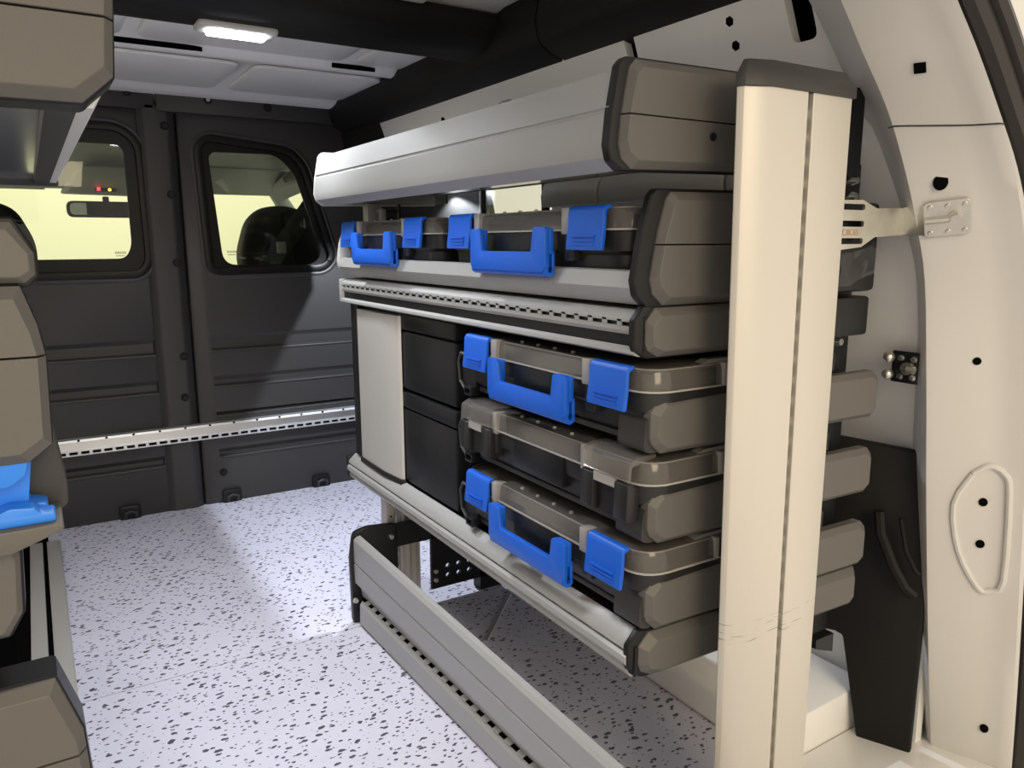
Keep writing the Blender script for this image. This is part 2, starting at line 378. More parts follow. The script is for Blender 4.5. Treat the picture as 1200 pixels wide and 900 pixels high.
# rear pillar (D pillar): lofted from an inner to an outer edge
IN = [(.78, 1.47), (.90, 1.388), (.974, 1.323), (1.029, 1.264), (1.101, 1.189), (1.157, 1.106), (1.198, 1.03), (1.238, .935), (1.271, .762), (1.31, .527), (1.371, .21), (1.43, -.06)]
OU = [(.86, 1.44), (.965, 1.365), (1.033, 1.302), (1.094, 1.248), (1.163, 1.178), (1.230, 1.105), (1.278, 1.028), (1.318, .92), (1.362, .75), (1.395, .53), (1.436, .2), (1.46, -.06)]
INc = catmull(IN, 4); OUc = catmull(OU, 4)
def pring(a, b):
    def P(t, y, up=0.): q = a.lerp(b, t); return Vector((q.x, y, q.y))
    return [P(.0, .82)+Vector((.11, 0, 0)), P(-.01, .735)+Vector((.012, 0, 0)), P(.02, .720), P(.09, .708), P(.62, .645), P(.74, .628), P(.80, .614), P(.88, .596), P(.95, .592), P(1.0, .602), P(1.05, .64),
            P(1.05, .67), P(.85, .67), P(.3, .74)+Vector((.03, 0, 0)), P(.12, .83)+Vector((.11, 0, 0))]
# the joint between roof frame and pillar lies at control point 4
dp = empty('wall_rear', (1.3, .65, 0), kind='structure')
split = 17
def pillar(i0, i1, name, holes):
    mb = MB(); mb.loft([pring(INc[i], OUc[i]) for i in range(i0, i1)])
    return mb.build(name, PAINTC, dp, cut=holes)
def hole(mb, x, z, rx, rz, n=12, sq=False):
    pts = rrect(x-rx, x+rx, z-rz, z+rz, .001) if sq else [(x+rx*math.cos(2*math.pi*k/n), z+rz*math.sin(2*math.pi*k/n)) for k in range(n)]
    mb.prism(pts, 'y', .55, .80)
FCN = pillar(0, split+1, 'frame_corner', None)
PPN = pillar(split, len(INc), 'pillar_panel', None)
def facehole(p, n, rx, rz, k=14, sq=False):
    c = Vector(p); n = Vector(n).normalized(); u = Vector((0, 0, 1)).cross(n).normalized(); v = n.cross(u)
    P = [(-1, -1), (1, -1), (1, 1), (-1, 1)] if sq else [(math.cos(2*math.pi*i/k), math.sin(2*math.pi*i/k)) for i in range(k)]
    MB().loft([[c+u*a*rx+v*b*rz+n*t for a, b in P] for t in (-.006, .0028)]).build('hole', BLACK, dp)
facehole((1.079, .662, 1.237), (-.68, -.28, -.68), .0075, .0075, sq=True)
for p, rx, rz in (((1.191, .682, 1.088), .0105, .0125), ((1.308, .660, .806), .0065, .0065), ((1.356, .649, .558), .007, .0075), ((1.366, .651, .479), .007, .0075), ((1.428, .637, .107), .007, .0085)):
    facehole(p, (-.8, -.57, -.13), rx, rz)
# fine joint line between the frame corner and the pillar
mb = MB(); a_, b_ = INc[split], OUc[split]
ring0 = pring(a_, b_)[1:10]; mb.loft([[p+Vector((-.0009, -.0009, dz)) for p in ring0] for dz in (-.0012, .0012)], False, False, closed=False)
mb.build('joint_line', SEAL, dp)
# raised oval bead pressed into the pillar
bd = [(1.338, .662, .608), (1.350, .642, .625), (1.363, .623, .613), (1.371, .616, .577), (1.392, .619, .417), (1.388, .636, .392), (1.376, .653, .396), (1.350, .679, .462), (1.331, .685, .549)]
bd = catmull(bd+[bd[0]], 3)
MB().tube([Vector(p)+Vector((-.001, -.001, 0)) for p in bd], .0055).build('pressed_bead', PAINTC, dp)
# dark cavity behind the pillar
mb = MB(); mb.loft([[Vector((p.x+.16, .79, p.y)), Vector((q.x+.02, .70, q.y)), Vector((q.x+.02, .72, q.y)), Vector((p.x+.16, .81, p.y))] for p, q in zip(INc, OUc)])
mb.build('pillar_back', BLACK, dp)
# painted sill under the pillar and the open outer door seen past the seal
MB().prism([(.98, .0), (.98, .02), (1.46, .03), (1.46, .0)], 'y', .40, .838).build('pillar_sill', PAINT, dp, bevel=.004)

# rubber seal and tailgate edge
sl = empty('door_seal', (1.3, .6, 0), 'black rubber door seal curving along the rear pillar edge', 'seal')
out = [OUc[i] for i in range(len(OUc))]
nrm = []
for i, p in enumerate(out):
    t = (out[min(i+1, len(out)-1)]-out[max(i-1, 0)]).normalized(); nrm.append(Vector((-t.y, t.x)))
MB().tube([(p.x+n.x*.014, .585, p.y+n.y*.014) for p, n in zip(out, nrm)], .016).build('seal_lip', SEAL, sl)
MB().tube([(p.x+n.x*.040, .575, p.y+n.y*.040) for p, n in zip(out, nrm)], .014).build('seal_bulb', SEAL, sl)

# front bulkhead -------------------------------------------------------------
BY = 3.05
wf = empty('wall_front', (.4, BY, 0), kind='structure')
WL = [(-.45, .88), (.340, .88), (.378, .93), (.374, 1.345), (.312, 1.402), (-.45, 1.402)]
WR_ = [(.566, .884), (1.010, .890), (1.055, .94), (.950, 1.300), (.895, 1.355), (.590, 1.385), (.549, 1.345)]
wl_o = roundpoly(WL, [.01, .06, .03, .08, .06, .01], 5); wr_o = roundpoly(WR_, [.05, .05, .05, .06, .06, .05, .04], 5)
cut = MB().prism(wl_o, 'y', 2.9, 3.3)
ribsL = [(.600, .655), (.458, .502), (.180, .215)]
for z0, z1 in ribsL: cut.prism([(2.9, z0-.03), (BY+.014, z0+.004), (BY+.014, z1-.016), (BY+.004, z1), (2.9, z1+.012)], 'x', -.45, .362)
MB().box(-.6, .372, BY, BY+.05, -.02, 1.46).build('bulkhead_panel', BULK, wf, bevel=.012, cut=cut)
cut = MB().prism(wr_o, 'y', 2.9, 3.3)
for z0, z1 in ((.600, .655), (.462, .500), (.348, .36), (.185, .215)): cut.prism([(2.9, z0-.03), (BY+.014, z0+.004), (BY+.014, max(z1-.016, z0+.006)), (BY+.004, z1), (2.9, z1+.012)], 'x', .556, 1.18)
MB().box(.492, 1.5, BY, BY+.05, -.02, 1.48).build('bulkhead_panel', BULK, wf, bevel=.012, cut=cut)
MB().prism(roundpoly([(.345, BY+.05), (.36, BY+.005), (.385, BY-.012), (.462, BY-.012), (.487, BY+.005), (.50, BY+.05)], .008), 'z', -.02, 1.47).build('pillar_cover', BULK, wf)
MB().box(-.6, .425, BY-.012, BY+.04, 1.455, 1.56).build('header_cover', BULK, wf, bevel=.006)
MB().box(.428, 1.3, BY-.02, BY+.04, 1.452, 1.56).build('header_cover', BULK, wf, bevel=.006)
for x0, x1, zs_ in ((-.45, .36, (.598, .456, .178)), (.56, 1.17, (.598, .460, .346, .183))):
    for z in zs_: MB().prism(roundpoly([(BY+.01, z+.004), (BY-.003, z+.001), (BY-.004, z-.006), (BY+.01, z-.010)], .002), 'x', x0, x1).build('rib_ledge', BULK, wf)
# raised frames around the windows
def ring(outer, inner, y0, y1, name, mt, parent, bevel=0):
    rs = [[(x, y, z) for x, z in P] for P, y in ((outer, y0), (outer, y1), (inner, y1), (inner, y0), (outer, y0))]
    mb = MB().loft(rs, False, False)
    n = len(outer); mb.f = [[i % (4*n) for i in f] for f in mb.f]; mb.v = mb.v[:4*n]
    return mb.build(name, mt, parent, bevel=bevel)
def grow(poly, d):
    c = Vector((sum(p[0] for p in poly)/len(poly), sum(p[1] for p in poly)/len(poly))); out = []
    n = len(poly)
    for i in range(n):
        t = (Vector(poly[(i+1) % n])-Vector(poly[i-1])); t = t.normalized() if t.length > 1e-9 else Vector((1, 0))
        nn = Vector((t.y, -t.x)); out.append(tuple(Vector(poly[i])+nn*d))
    return out
GL = roundpoly([(-.43, .944), (.295, .946), (.317, .99), (.317, 1.315), (.300, 1.335), (-.43, 1.335)], [.01, .03, .03, .01, .01, .01], 5)
GR = roundpoly([(.625, .918), (.968, .914), (1.006, .955), (.910, 1.262), (.845, 1.330), (.612, 1.327), (.597, 1.31)], [.05, .03, .03, .04, .04, .01, .01], 5)
ring(grow(wl_o, .022), wl_o, BY-.004, BY+.02, 'window_surround', BULK, wf, bevel=.010)
ring(grow(wr_o, .022), wr_o, BY-.004, BY+.02, 'window_surround', BULK, wf, bevel=.010)
for n, (oo, ii) in enumerate(((wl_o, GL), (wr_o, GR)), 1):
    wn = empty('window_%d' % n, (.1 if n == 1 else .8, BY, .9), kind='structure')
    ring(grow(oo, .004), grow(oo, -.022), BY-.004, BY+.03, 'rubber_seal', RUBBER, wn, bevel=.005)
    ring(grow(oo, -.018), ii, BY+.018, BY+.024, 'black_border', RUBBER, wn)
    MB().prism(grow(ii, .006), 'y', BY+.020, BY+.0225).build('pane', GLASS, wn)
# bolts on the bulkhead
for x, y, z in ((.452, 3.038, 1.404), (.456, 3.038, 1.17), (.457, 3.038, .929), (.455, 3.038, .587), (.447, 3.038, .433), (.341, 3.038, 1.508), (.601, 3.03, 1.503), (.812, 3.03, 1.494), (.566, 3.05, .121)):
    b_ = MB().cyl((x, y+.002, z), (0, -1, 0), .015, .004, 16).build('washer', TRIM, wf)
    MB().cyl((x, y-.002, z), (0, -1, 0), .008, .006, 6).build('bolt_head', SCREW if z == 1.503 else BLKB, b_)

# lashing rail on the bulkhead
lr = empty('lashing_rail', (.55, 3.03, .27), 'perforated aluminium lashing rail bolted across the dark bulkhead', 'rail')
mb = MB(); mb.prism([(3.045, .326), (3.008, .326), (3.005, .318), (3.045, .312)], 'x', -.10, 1.17)
mb.prism([(3.046, .318), (3.034, .318), (3.030, .280), (3.046, .280)], 'x', -.10, 1.17)
mb.build('rail_profile', ALU_X, lr)
mb = MB(); mb.prism([(3.045, .286), (3.022, .284), (3.022, .280), (3.045, .280)], 'x', -.10, 1.17); mb.prism([(3.045, .270), (3.020, .270), (3.020, .266), (3.045, .266)], 'x', -.10, 1.17)
slotted(mb, lambda y, v, t: (y, 3.021+t, v), -.10, 1.17, .269, .281, .0365, .72, .003)
mb.build('slotted_flange', ALU_X, lr)
MB().box(-.1, 1.17, 3.03, 3.044, .268, .284).build('slot_channel', BLACK, lr)
for k in range(14): MB().cyl((.0+k*.087, 3.0075, .322), (0, -1, 0), .0045, .002, 8).build('rivet_hole', BLACK, lr)
# lashing brackets at the foot
for i, x in enumerate((.229, .591, .949)):
    g = empty('lashing_bracket', (x, 3.04, 0), 'black floor lashing bracket at the bulkhead foot, ' + ('left of the pillar', 'just right of the pillar', 'nearest the shelving')[i], 'bracket', 'lashing brackets along the bulkhead foot')
    MB().prism(rrect(x-.036, x+.036, -.005, .05, .012), 'y', 3.034, 3.05).build('bracket_plate', BLKB, g, bevel=.004)
    MB().tube([(x-.018, 3.03, .008), (x-.018, 3.022, .026), (x, 3.02, .034), (x+.018, 3.022, .026), (x+.018, 3.03, .008)], .006).build('bracket_loop', BULK, g)

# dome lamp on the cross beam
lm = empty('dome_lamp', (.45, 1.90, 1.475), 'small lit rectangular interior lamp in the dark roof cross beam', 'lamp')
MB().prism(rrect(.362, .536, 1.862, 1.938, .014, 5), 'z', 1.480, 1.464).build('lamp_frame', WHITEP, lm, bevel=.006)
MB().prism(rrect(.385, .513, 1.880, 1.922, .010, 5), 'z', 1.466, 1.4560).build('lens', LENS, lm, bevel=.003)
area('dome_light', (.45, 1.90, 1.4545), (.45, 1.95, 0), .12, .05, 3.2, (.92, .95, 1)).data.spread = math.radians(140)
# roof hook
g = empty('roof_hook', (1.09, 2.83, 1.50), 'small steel hook hanging under the roof above the tray end', 'hook')
MB().box(1.055, 1.09, 2.80, 2.84, 1.506, 1.52).build('hook_plate', STEEL, g, bevel=.003)
MB().tube([(1.073, 2.82, 1.508), (1.073, 2.82, 1.485), (1.068, 2.82, 1.474), (1.078, 2.82, 1.468), (1.085, 2.82, 1.476)], .005).build('hook_wire', STEEL, g)
# side lamp behind the far end of the top tray; unseen, with an added hood shaped to cut its light straight
g = empty('side_lamp', (1.17, 2.33, 1.2), 'unseen lamp behind the top tray with an added hood cutting its light', 'lamp')
MB().box(1.115, 1.20, 2.20, 2.46, 1.205, 1.222).build('light_cut_hood', BLK, g, bevel=.003)
MB().box(1.1228, 1.130, 2.20, 2.46, 1.118, 1.222).build('light_cut_lip', BLK, g)
MB().box(1.150, 1.190, 2.30, 2.36, 1.196, 1.204).build('lens', LENS, g)
dl = bpy.data.lights.new('side_light', 'SPOT'); dl.energy = 36; dl.color = (.84, .90, 1); dl.spot_size = math.radians(150); dl.spot_blend = .2; dl.shadow_soft_size = .0025
lo = bpy.data.objects.new('side_light', dl); COL.objects.link(lo); lo.location = (1.168, 2.33, 1.185)
lo.rotation_euler = (Vector((.75, 2.3, 0))-Vector(lo.location)).to_track_quat('-Z', 'Y').to_euler()

# open outer door seen past the rubber seal
g = empty('door_1', (1.95, 1.1, 1.2), kind='structure')
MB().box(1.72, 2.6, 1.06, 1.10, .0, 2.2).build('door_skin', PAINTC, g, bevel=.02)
MB().tube([(1.74, 1.04, 1.28), (1.80, 1.03, 1.315), (1.90, 1.03, 1.335)], .016).build('door_stay', SEAL, g)
# left wall (outside the frame, closes the van body)
MB().box(-1.22, -1.2, -.3, 3.1, -.02, 1.6).build('wall_left', PAINT, None, kind='structure')

# =================================================================== CAB AND GARAGE BEYOND THE WINDOWS
MB().box(-3, 3.4, 8.0, 8.1, -.6, 4.0).build('garage_wall', GARAGE, None, kind='structure')
cb = empty('cab_shell', (.4, 3.8, 1.3), kind='structure')
MB().prism([(3.11, 1.46), (3.7, 1.44), (4.25, 1.32), (4.44, 1.262), (4.46, 1.28), (4.28, 1.36), (3.7, 1.48), (3.11, 1.5)], 'x', -.7, 1.22).build('headliner', CABG, cb)
for x in (-.10, 1.0):   # sun visors
    MB().prism(roundpoly([(4.05, 1.372), (4.38, 1.262), (4.385, 1.25), (4.04, 1.355)], .006), 'x', x-.33+.1, x+.20).build('sun_visor', CABG, cb, bevel=.005)
MB().box(.60, .69, 4.30, 4.34, 1.272, 1.285).build('visor_label', WHITEP, cb)
MB().loft([[(1.16, 4.40, 1.29), (1.24, 4.40, 1.29), (1.24, 4.5, 1.30), (1.16, 4.5, 1.30)], [(1.52, 4.62, .75), (1.66, 4.62, .75), (1.66, 4.7, .75), (1.52, 4.7, .75)]]).build('windscreen_pillar', CABG, cb, bevel=.02)
MB().loft([[(1.14, 3.12, 1.48), (1.17, 3.12, 1.48), (1.17, 4.42, 1.30), (1.14, 4.42, 1.27)], [(1.22, 3.12, 1.33), (1.26, 3.12, 1.33), (1.26, 4.42, 1.24), (1.22, 4.42, 1.22)]]).build('roof_side_rail', CABG, cb)
MB().tube([(1.13, 3.70, 1.37), (1.12, 3.72, 1.34), (1.13, 3.95, 1.31), (1.16, 3.98, 1.33)], .018).build('grab_handle', CABD, cb)
MB().prism([(3.12, 1.36), (3.12, .1), (3.55, .1), (3.62, .75), (3.50, 1.36)], 'x', 1.30, 1.36).build('door_post', CABG, cb, bevel=.02)
MB().prism(roundpoly([(4.15, .70), (4.25, .86), (4.7, .84), (5.0, .78), (5.0, .6), (4.15, .6)], .04), 'x', -.7, 1.6).build('dashboard', CABD, cb)
MB().box(-.7, 1.6, 3.1, 5.0, -.1, -.05).build('cab_floor', CABD, cb)
# overhead console with two indicators
oc = empty('overhead_console', (.30, 4.0, 1.30), 'grey overhead console with red and yellow lights seen through left window', 'console')
MB().loft([[(.17, 3.95, 1.222), (.46, 3.95, 1.216), (.48, 4.25, 1.222), (.15, 4.25, 1.226)], [(.235, 3.92, 1.330), (.47, 3.92, 1.330), (.47, 4.25, 1.36), (.235, 4.25, 1.36)]]).build('console_shell', CABG, oc, bevel=.018)
MB().box(.282, .365, 3.936, 3.952, 1.226, 1.240).build('indicator_strip', BLACK, oc)
MB().box(.288, .301, 3.930, 3.938, 1.228, 1.241).build('red_indicator', REDL, oc, label='glowing red indicator light')
MB().cyl((.338, 3.938, 1.233), (0, -1, 0), .0065, .007, 8).build('yellow_indicator', YELL, oc, label='glowing yellow indicator light')
# rear-view mirror
rm = empty('rear_view_mirror', (.33, 4.2, 1.2), 'black interior rear-view mirror seen through the left bulkhead window', 'mirror')
MB().prism(rrect(.172, .510, 1.118, 1.192, .03, 5), 'y', 4.14, 4.18).build('mirror_housing', CABD, rm, bevel=.008)
MB().prism(rrect(.185, .497, 1.129, 1.182, .022, 5), 'y', 4.135, 4.141).build('mirror_glass', mat('mirror_glass', (.25, .27, .27, 1), .03, 1), rm)
MB().tube([(.34, 4.19, 1.17), (.34, 4.20, 1.214)], .014).build('mirror_stem', CABD, rm)
# seats
def seat(x, lab, w):
    s = empty('cab_seat', (x, 3.6, 0), lab, 'seat')
    hr = roundpoly([(x-w*.82, .70), (x+w*.92, .70), (x+w, 1.00), (x+w*.70, 1.135), (x+w*.2, 1.165), (x-w*.35, 1.16), (x-w*.75, 1.10), (x-w, .95)], .05, 5)
    MB().prism(hr, 'y', 3.55, 3.70).build('backrest', CABD, s, bevel=.03, seg=3)
    MB().prism(roundpoly([(3.55, .05), (3.55, .55), (4.1, .55), (4.12, .05)], .06), 'x', x-w, x+w).build('seat_base', CABD, s, bevel=.02)
    return s
seat(.985, 'dark cab seat back seen through the right bulkhead window', .185)
seat(-.16, 'dark cab seat back seen behind the left bulkhead window', .195)
# seat belt running diagonally behind the right window
g = empty('seat_belt', (1.0, 3.3, .9), 'dark seat belt slanting across behind the right bulkhead window', 'belt')
MB().loft([[(.74, 3.36, .80), (.83, 3.36, .80), (.83, 3.363, .80), (.74, 3.363, .80)], [(1.03, 3.30, 1.20), (1.10, 3.30, 1.16), (1.10, 3.303, 1.16), (1.03, 3.303, 1.20)]]).build('webbing', BELT, g)
MB().box(.895, .935, 3.315, 3.335, .955, 1.005).build('buckle', CABG, g, bevel=.006)

# =================================================================== RIGHT SHELVING RACK
YN, YF = .780, 1.975           # cap plane and far end of the shelves
rk = empty('shelving_rack', (.95, 1.38, 0), 'aluminium and grey plastic van shelving rack along the right wall', 'shelving rack')
def endcap(parent, poly, y, th=.035, inset=.013, split=None, gap=.0009, k=0., mt=None, rim=None, name='end_cap', dx=0.):
    """chamfered plastic cap: poly in (x,z), near face at y"""
    mt = mt or CAP
    xm = max(p[0] for p in poly); rimpoly = poly; poly = [(p[0]+(dx if p[0] < xm-.1 else 0), p[1]) for p in poly]
    x0 = min(p[0] for p in poly)
    c = Vector((sum(p[0] for p in poly)/len(poly), sum(p[1] for p in poly)/len(poly)))
    w_ = max(p[0] for p in poly)-x0; h_ = max(p[1] for p in poly)-min(p[1] for p in poly)
    def sc(p, d): return Vector((c.x+(p[0]-c.x)*(1-2*d/w_), c.y+(p[1]-c.y)*(1-2*d/h_)))
    def clip(P, z, above):
        out = []; n = len(P)
        for i in range(n):
            a, b = Vector(P[i]), Vector(P[(i+1) % n]); ia = (a.y >= z) == above; ib = (b.y >= z) == above
            if ia: out.append(tuple(a))
            if ia != ib: t = (z-a.y)/(b.y-a.y); out.append(tuple(a+(b-a)*t))
        return out
    mb = MB()
    pieces = [poly] if split is None else [clip(poly, split+gap, True), clip(poly, split-gap, False)]
    for P in pieces:
        base = [(q[0], y+th, q[1]) for q in P]; mid = [(q[0], y+inset, q[1]) for q in P]
        face = []
        for q in P:
            s = sc(q, inset); zz_ = s.y
            if split is not None and abs(q[1]-split) < gap*1.5: zz_ = q[1]
            face.append((s.x, y, zz_))
        mb.loft([base, mid, face])
    if split is not None: mb.loft([[(sc(q, .003).x, yy, sc(q, .003).y) for q in poly] for yy in (y+th, y+.006+inset)])
    if k: mb.v = [p+Vector((0, -k*(p.x-x0), 0)) for p in mb.v]
    o = mb.build(name, mt, parent, bevel=.0006, seg=1, sharp=12)
    if rim:
        m2 = MB().loft([[(sc(q, -rim).x, yy-(k*(q[0]-x0)), sc(q, -rim).y) for q in P] for P, yy in ((poly, y+inset+.003), (rimpoly, y+inset+.006), (rimpoly, y+th+.006))])
        m2.build('cap_rim', BLK, parent, bevel=.002, seg=1)
    return o

# ---- end post
def lean(p):
    t = min(max((p.x-.765)/.21, 0), 1); kx = .022*(1-t)-.001*t
    return Vector((p.x+kx*(1.20-p.z), p.y, p.z))
pa, pb = [(.793, .724), (.7725, .712), (.7765, .703), (.8115, .688), (.8805, .688), (.8805, .694)], [(.891, .694), (.891, .688), (.972, .689), (.9775, .696), (.9775, .724)]
ep = MB()
ep.prism(pa+[(.8805, .724)], 'z', 0, 1.196); ep.prism([(.891, .724)]+pb, 'z', 0, 1.196)
ep.box(.880, .892, .698, .716, 0, 1.196)
ep.v = [lean(p) for p in ep.v]
EP = ep.build('end_post', POST, rk, bevel=.001, seg=1)
for k in range(40):
    mb = MB().box(.8820, .8895, .6970, .6982, .012+k*.0297, .031+k*.0297); mb.v = [lean(p) for p in mb.v]
    mb.build('slot', BLACK, EP)
cp = [(.795, .727), (.770, .712), (.7745, .700), (.8115, .684), (.976, .685), (.983, .696), (.983, .727)]
def ins(P, d):
    c = Vector((.877, .712)); return [((p[0]-c.x)*(1-d*.9)+c.x, (p[1]-c.y)*(1-d*3)+c.y) for p in P]
mb = MB(); mb.loft([[(x, y, 1.190) for x, y in cp], [(x, y, 1.204) for x, y in cp], [(x, y, 1.224) for x, y in ins(cp, .13)]])
mb.build('post_cap', CAPD, EP, bevel=.001, seg=1)

# ---- top tray
tt = MB().prism([(.665, 1.100), (.98, 1.128), (.98, 1.132), (.665, 1.106)], 'y', YN+.020, 1.98).build('top_tray', GLOSSK, rk)
fp = [(.664, 1.091), (.641, 1.106), (.636, 1.122), (.6405, 1.1605), (.6425, 1.1625), (.6425, 1.1655), (.6405, 1.1675), (.655, 1.214), (.668, 1.218), (.668, 1.206), (.652, 1.165), (.648, 1.122), (.668, 1.100)]
MB().prism(fp, 'y', YN+.020, 1.98).build('front_panel', ALU_Y, tt)
tc_ = [(.658, 1.092), (.642, 1.104), (.637, 1.122), (.641, 1.160), (.652, 1.216), (.662, 1.226), (.975, 1.230), (.98, 1.099)]
endcap(tt, tc_, YN-.003, .026, .011, split=1.158, rim=.003, dx=.011)
MB().cyl((.8015, YN-.0025, 1.139), (0, -1, 0), .0055, .003, 10).build('cap_screw', BLK, tt)
MB().loft([[(q[0], y, q[1]) for q in tc_] for y in (1.98, 1.995)]).build('end_cap', WHITEP, tt, bevel=.004, label='pale far end cap')
MB().prism([(.975, 1.126), (.98, 1.126), (.98, 1.215), (.975, 1.215)], 'y', YN+.020, 1.98).build('back_panel', ALU_Y, tt)

# ---- middle tray (carries two cases)
mt_ = MB().prism([(.70, .925), (1.17, .930), (1.17, .938), (.70, .938)], 'y', YN+.020, YF).build('middle_tray', CAPD, rk)
MB().prism([(.712, .914), (.694, .929), (.690, .938), (.697, .960), (.705, .962), (.706, .958), (.699, .938), (.714, .920)], 'y', YN+.020, YF).build('front_lip', ALU_Y, mt_)
mc_ = [(.712, .914), (.694, .930), (.689, .950), (.701, 1.014), (.714, 1.057), (.722, 1.066), (1.01, 1.070), (1.015, .914)]
endcap(mt_, mc_, YN-.002, .026, .012, split=.996, rim=.004, dx=.020)
MB().loft([[(q[0], y, q[1]) for q in [(.712, .914), (.694, .930), (.689, .950), (.696, .998), (.712, 1.045), (.9, 1.05), (.9, .914)]] for y in (1.972, 1.99)]).build('end_cap', WHITEP, mt_, bevel=.004, label='pale far end cap')

# ---- slotted rail below the middle tray
sr = MB().prism([(.705, .848), (1.17, .850), (1.17, .856), (.705, .856)], 'y', YN+.020, YF).build('upper_shelf', CAPD, rk)
mb = MB().prism([(.760, .908), (.712, .907), (.698, .897), (.697, .893), (.703, .893), (.714, .902), (.760, .902)], 'y', YN+.020, YF)
mb.prism([(.697, .8845), (.697, .8785), (.7005, .873), (.706, .873), (.703, .8845)], 'y', YN+.020, YF)
slotted(mb, lambda y, v, t: (.697+t, y, v), YN+.020, YF, .8840, .8935, .0335, .72, .0025)
mb.prism([(.697, .8935), (.697, .8905), (.700, .8905), (.700, .8935)], 'y', YN+.020, YF)
mb.prism([(.700, .857), (.693, .853), (.692, .848), (.700, .844), (.712, .844), (.712, .85)], 'y', YN+.020, YF)
mb.build('slotted_rail', ALU_Y, sr)
MB().box(.703, .716, YN+.012, YF, .850, .900).build('rail_channel', BLK, sr)
endcap(sr, [(.712, .843), (.694, .853), (.690, .862), (.690, .893), (.706, .911), (1.01, .911), (1.01, .843)], YN, .022, .010, rim=.003, dx=.014)
MB().box(.692, .80, YF, YF+.012, .845, .906).build('end_cap', ALU_Y, sr, bevel=.004)

# ---- bottom shelf
bs = MB().prism([(.70, .384), (1.17, .384), (1.17, .39), (.70, .39)], 'y', YN+.020, YF).build('bottom_shelf', CAPD, rk)
mb = MB().prism([(.726, .4275), (.722, .430), (.714, .427), (.698, .413), (.695, .405), (.700, .405), (.716, .418), (.726, .420)], 'y', YN+.020, YF)
slotted(mb, lambda y, v, t: (.6995+t, y, v), YN+.020, YF, .399, .407, .04, .55, .004)
mb.prism([(.6955, .400), (.691, .396), (.6895, .388), (.694, .381), (.704, .381), (.704, .400)], 'y', YN+.020, YF)
mb.prism([(.698, .379), (.6955, .371), (.702, .362), (.715, .360), (.715, .379)], 'y', YN+.020, YF)
mb.build('shelf_rail', ALU_Y, bs)
MB().box(.703, .72, YN+.012, YF, .366, .412).build('rail_channel', BLK, bs)
endcap(bs, [(.722, .360), (.702, .370), (.696, .383), (.696, .412), (.714, .431), (1.195, .431), (1.20, .420), (1.20, .372), (1.19, .360)], YN, .022, .011, k=.03, rim=.003, dx=.013)
MB().box(.692, .76, YF, YF+.012, .363, .425).build('end_cap', BLKB, bs, bevel=.004)

MB().box(.725, 1.165, YN+.020, YF, .412, .424).build('shelf_mat', CASEB, bs)
# ---- case cradles: grey near caps, dark runners and catches at the far end
BASES = (.728, .594, .460)
for i, b in enumerate(BASES):
    cr = MB().box(.722, 1.165, YN+.03, 1.36, b-.014, b-.004).build('case_cradle', CAPD, rk, bevel=.002)
    endcap(cr, [(.722, b-.024), (.706, b-.010), (.702, b), (.702, b+.038), (.718, b+.056), (1.200, b+.056), (1.212, b+.044), (1.212, b-.014), (1.20, b-.024)], YN-.002, .024, .009, k=.03, dx=.013)
    MB().prism(roundpoly([(.735, b-.025), (.708, b-.02), (.712, b+.03), (.735, b+.03)], .01), 'y', YN+.012, YN+.07).build('cap_back', CAPD, cr)
    # catch: hooked black frame
    z0 = b-.022
    op = [(1.285, z0+.012), (1.318, z0+.004), (1.344, z0+.022), (1.350, z0+.06), (1.340, z0+.078), (1.300, z0+.076)]
    MB().prism(op, 'x', .716, .722).build('catch_plate', BLK, cr)
    MB().tube([(.712, y, z) for y, z in op[1:]], .0035, 6).build('catch_edge', CAPD, cr)
    MB().prism(rrect(1.284, 1.312, z0, z0+.018, .003), 'x', .702, .724).build('catch_foot', BLKB, cr, bevel=.001, cut=MB().prism(rrect(1.288, 1.308, z0+.004, z0+.014, .001), 'x', .69, .716))
    for x in (.9, 1.06): MB().cyl((x, YN+.06, b+.085), (0, -1, 0), .006, .006, 8).build('rivet', SCREW, cr)

# ---- aluminium cover strip, frame uprights, back frame
cs = MB().prism([(.722, 1.905), (.708, 1.902), (.706, 1.745), (.7135, 1.668), (.716, 1.658), (.722, 1.655)], 'z', .436, .832).build('cover_strip', ALU_Z, rk)
MB().prism([(.722, 1.91), (.704, 1.906), (.702, 1.745), (.710, 1.655), (.722, 1.648)], 'z', .424, .437).build('strip_foot', BLK, cs, bevel=.002)
MB().box(.71, .76, 1.905, 1.955, .432, .845).build('far_upright', BLK, rk, bevel=.004)
up = MB()
for x0, x1 in ((.765, .790), (.800, .860)):
    up.prism(rrect(x0, x1, 1.885, 1.93, .006), 'z', 0, .39)
for xx in (.808, .828, .848): up.prism([(xx, 1.886), (xx+.004, 1.878), (xx+.010, 1.878), (xx+.014, 1.886)], 'z', 0, .39)
U = up.build('upright', ALU_Z, rk, label='ribbed aluminium upright under the bottom shelf')
mb = MB(); slotted(mb, lambda y, v, t: (v, 1.889+t, y), .02, .38, .791, .799, .04, .7, .003); mb.build('slot_strip', ALU_Z, U)
for k in range(9): MB().cyl((.777, 1.8855, .05+k*.035), (0, -1, 0), .003, .0012, 8).build('upright_hole', BLACK, U)
MB().box(.76, .80, 1.935, 1.97, .85, 1.10).build('upright', ALU_Z, rk, bevel=.003, label='far upright between top tray and middle tray')
MB().box(1.085, 1.11, 1.94, 1.98, .40, 1.04).build('back_post', BLK, rk)
MB().box(1.085, 1.11, 1.48, 1.52, .40, .92).build('back_post', BLK, rk)
mb = MB()
for z in (.99, 1.02, 1.05, 1.08): mb.box(.80, .86, 1.955, 1.96, z, z+.004)
mb.box(.80, .805, 1.95, 1.965, .94, 1.10); mb.box(.855, .86, 1.95, 1.965, .94, 1.10)
mb.build('ladder_bracket', BLK, rk)
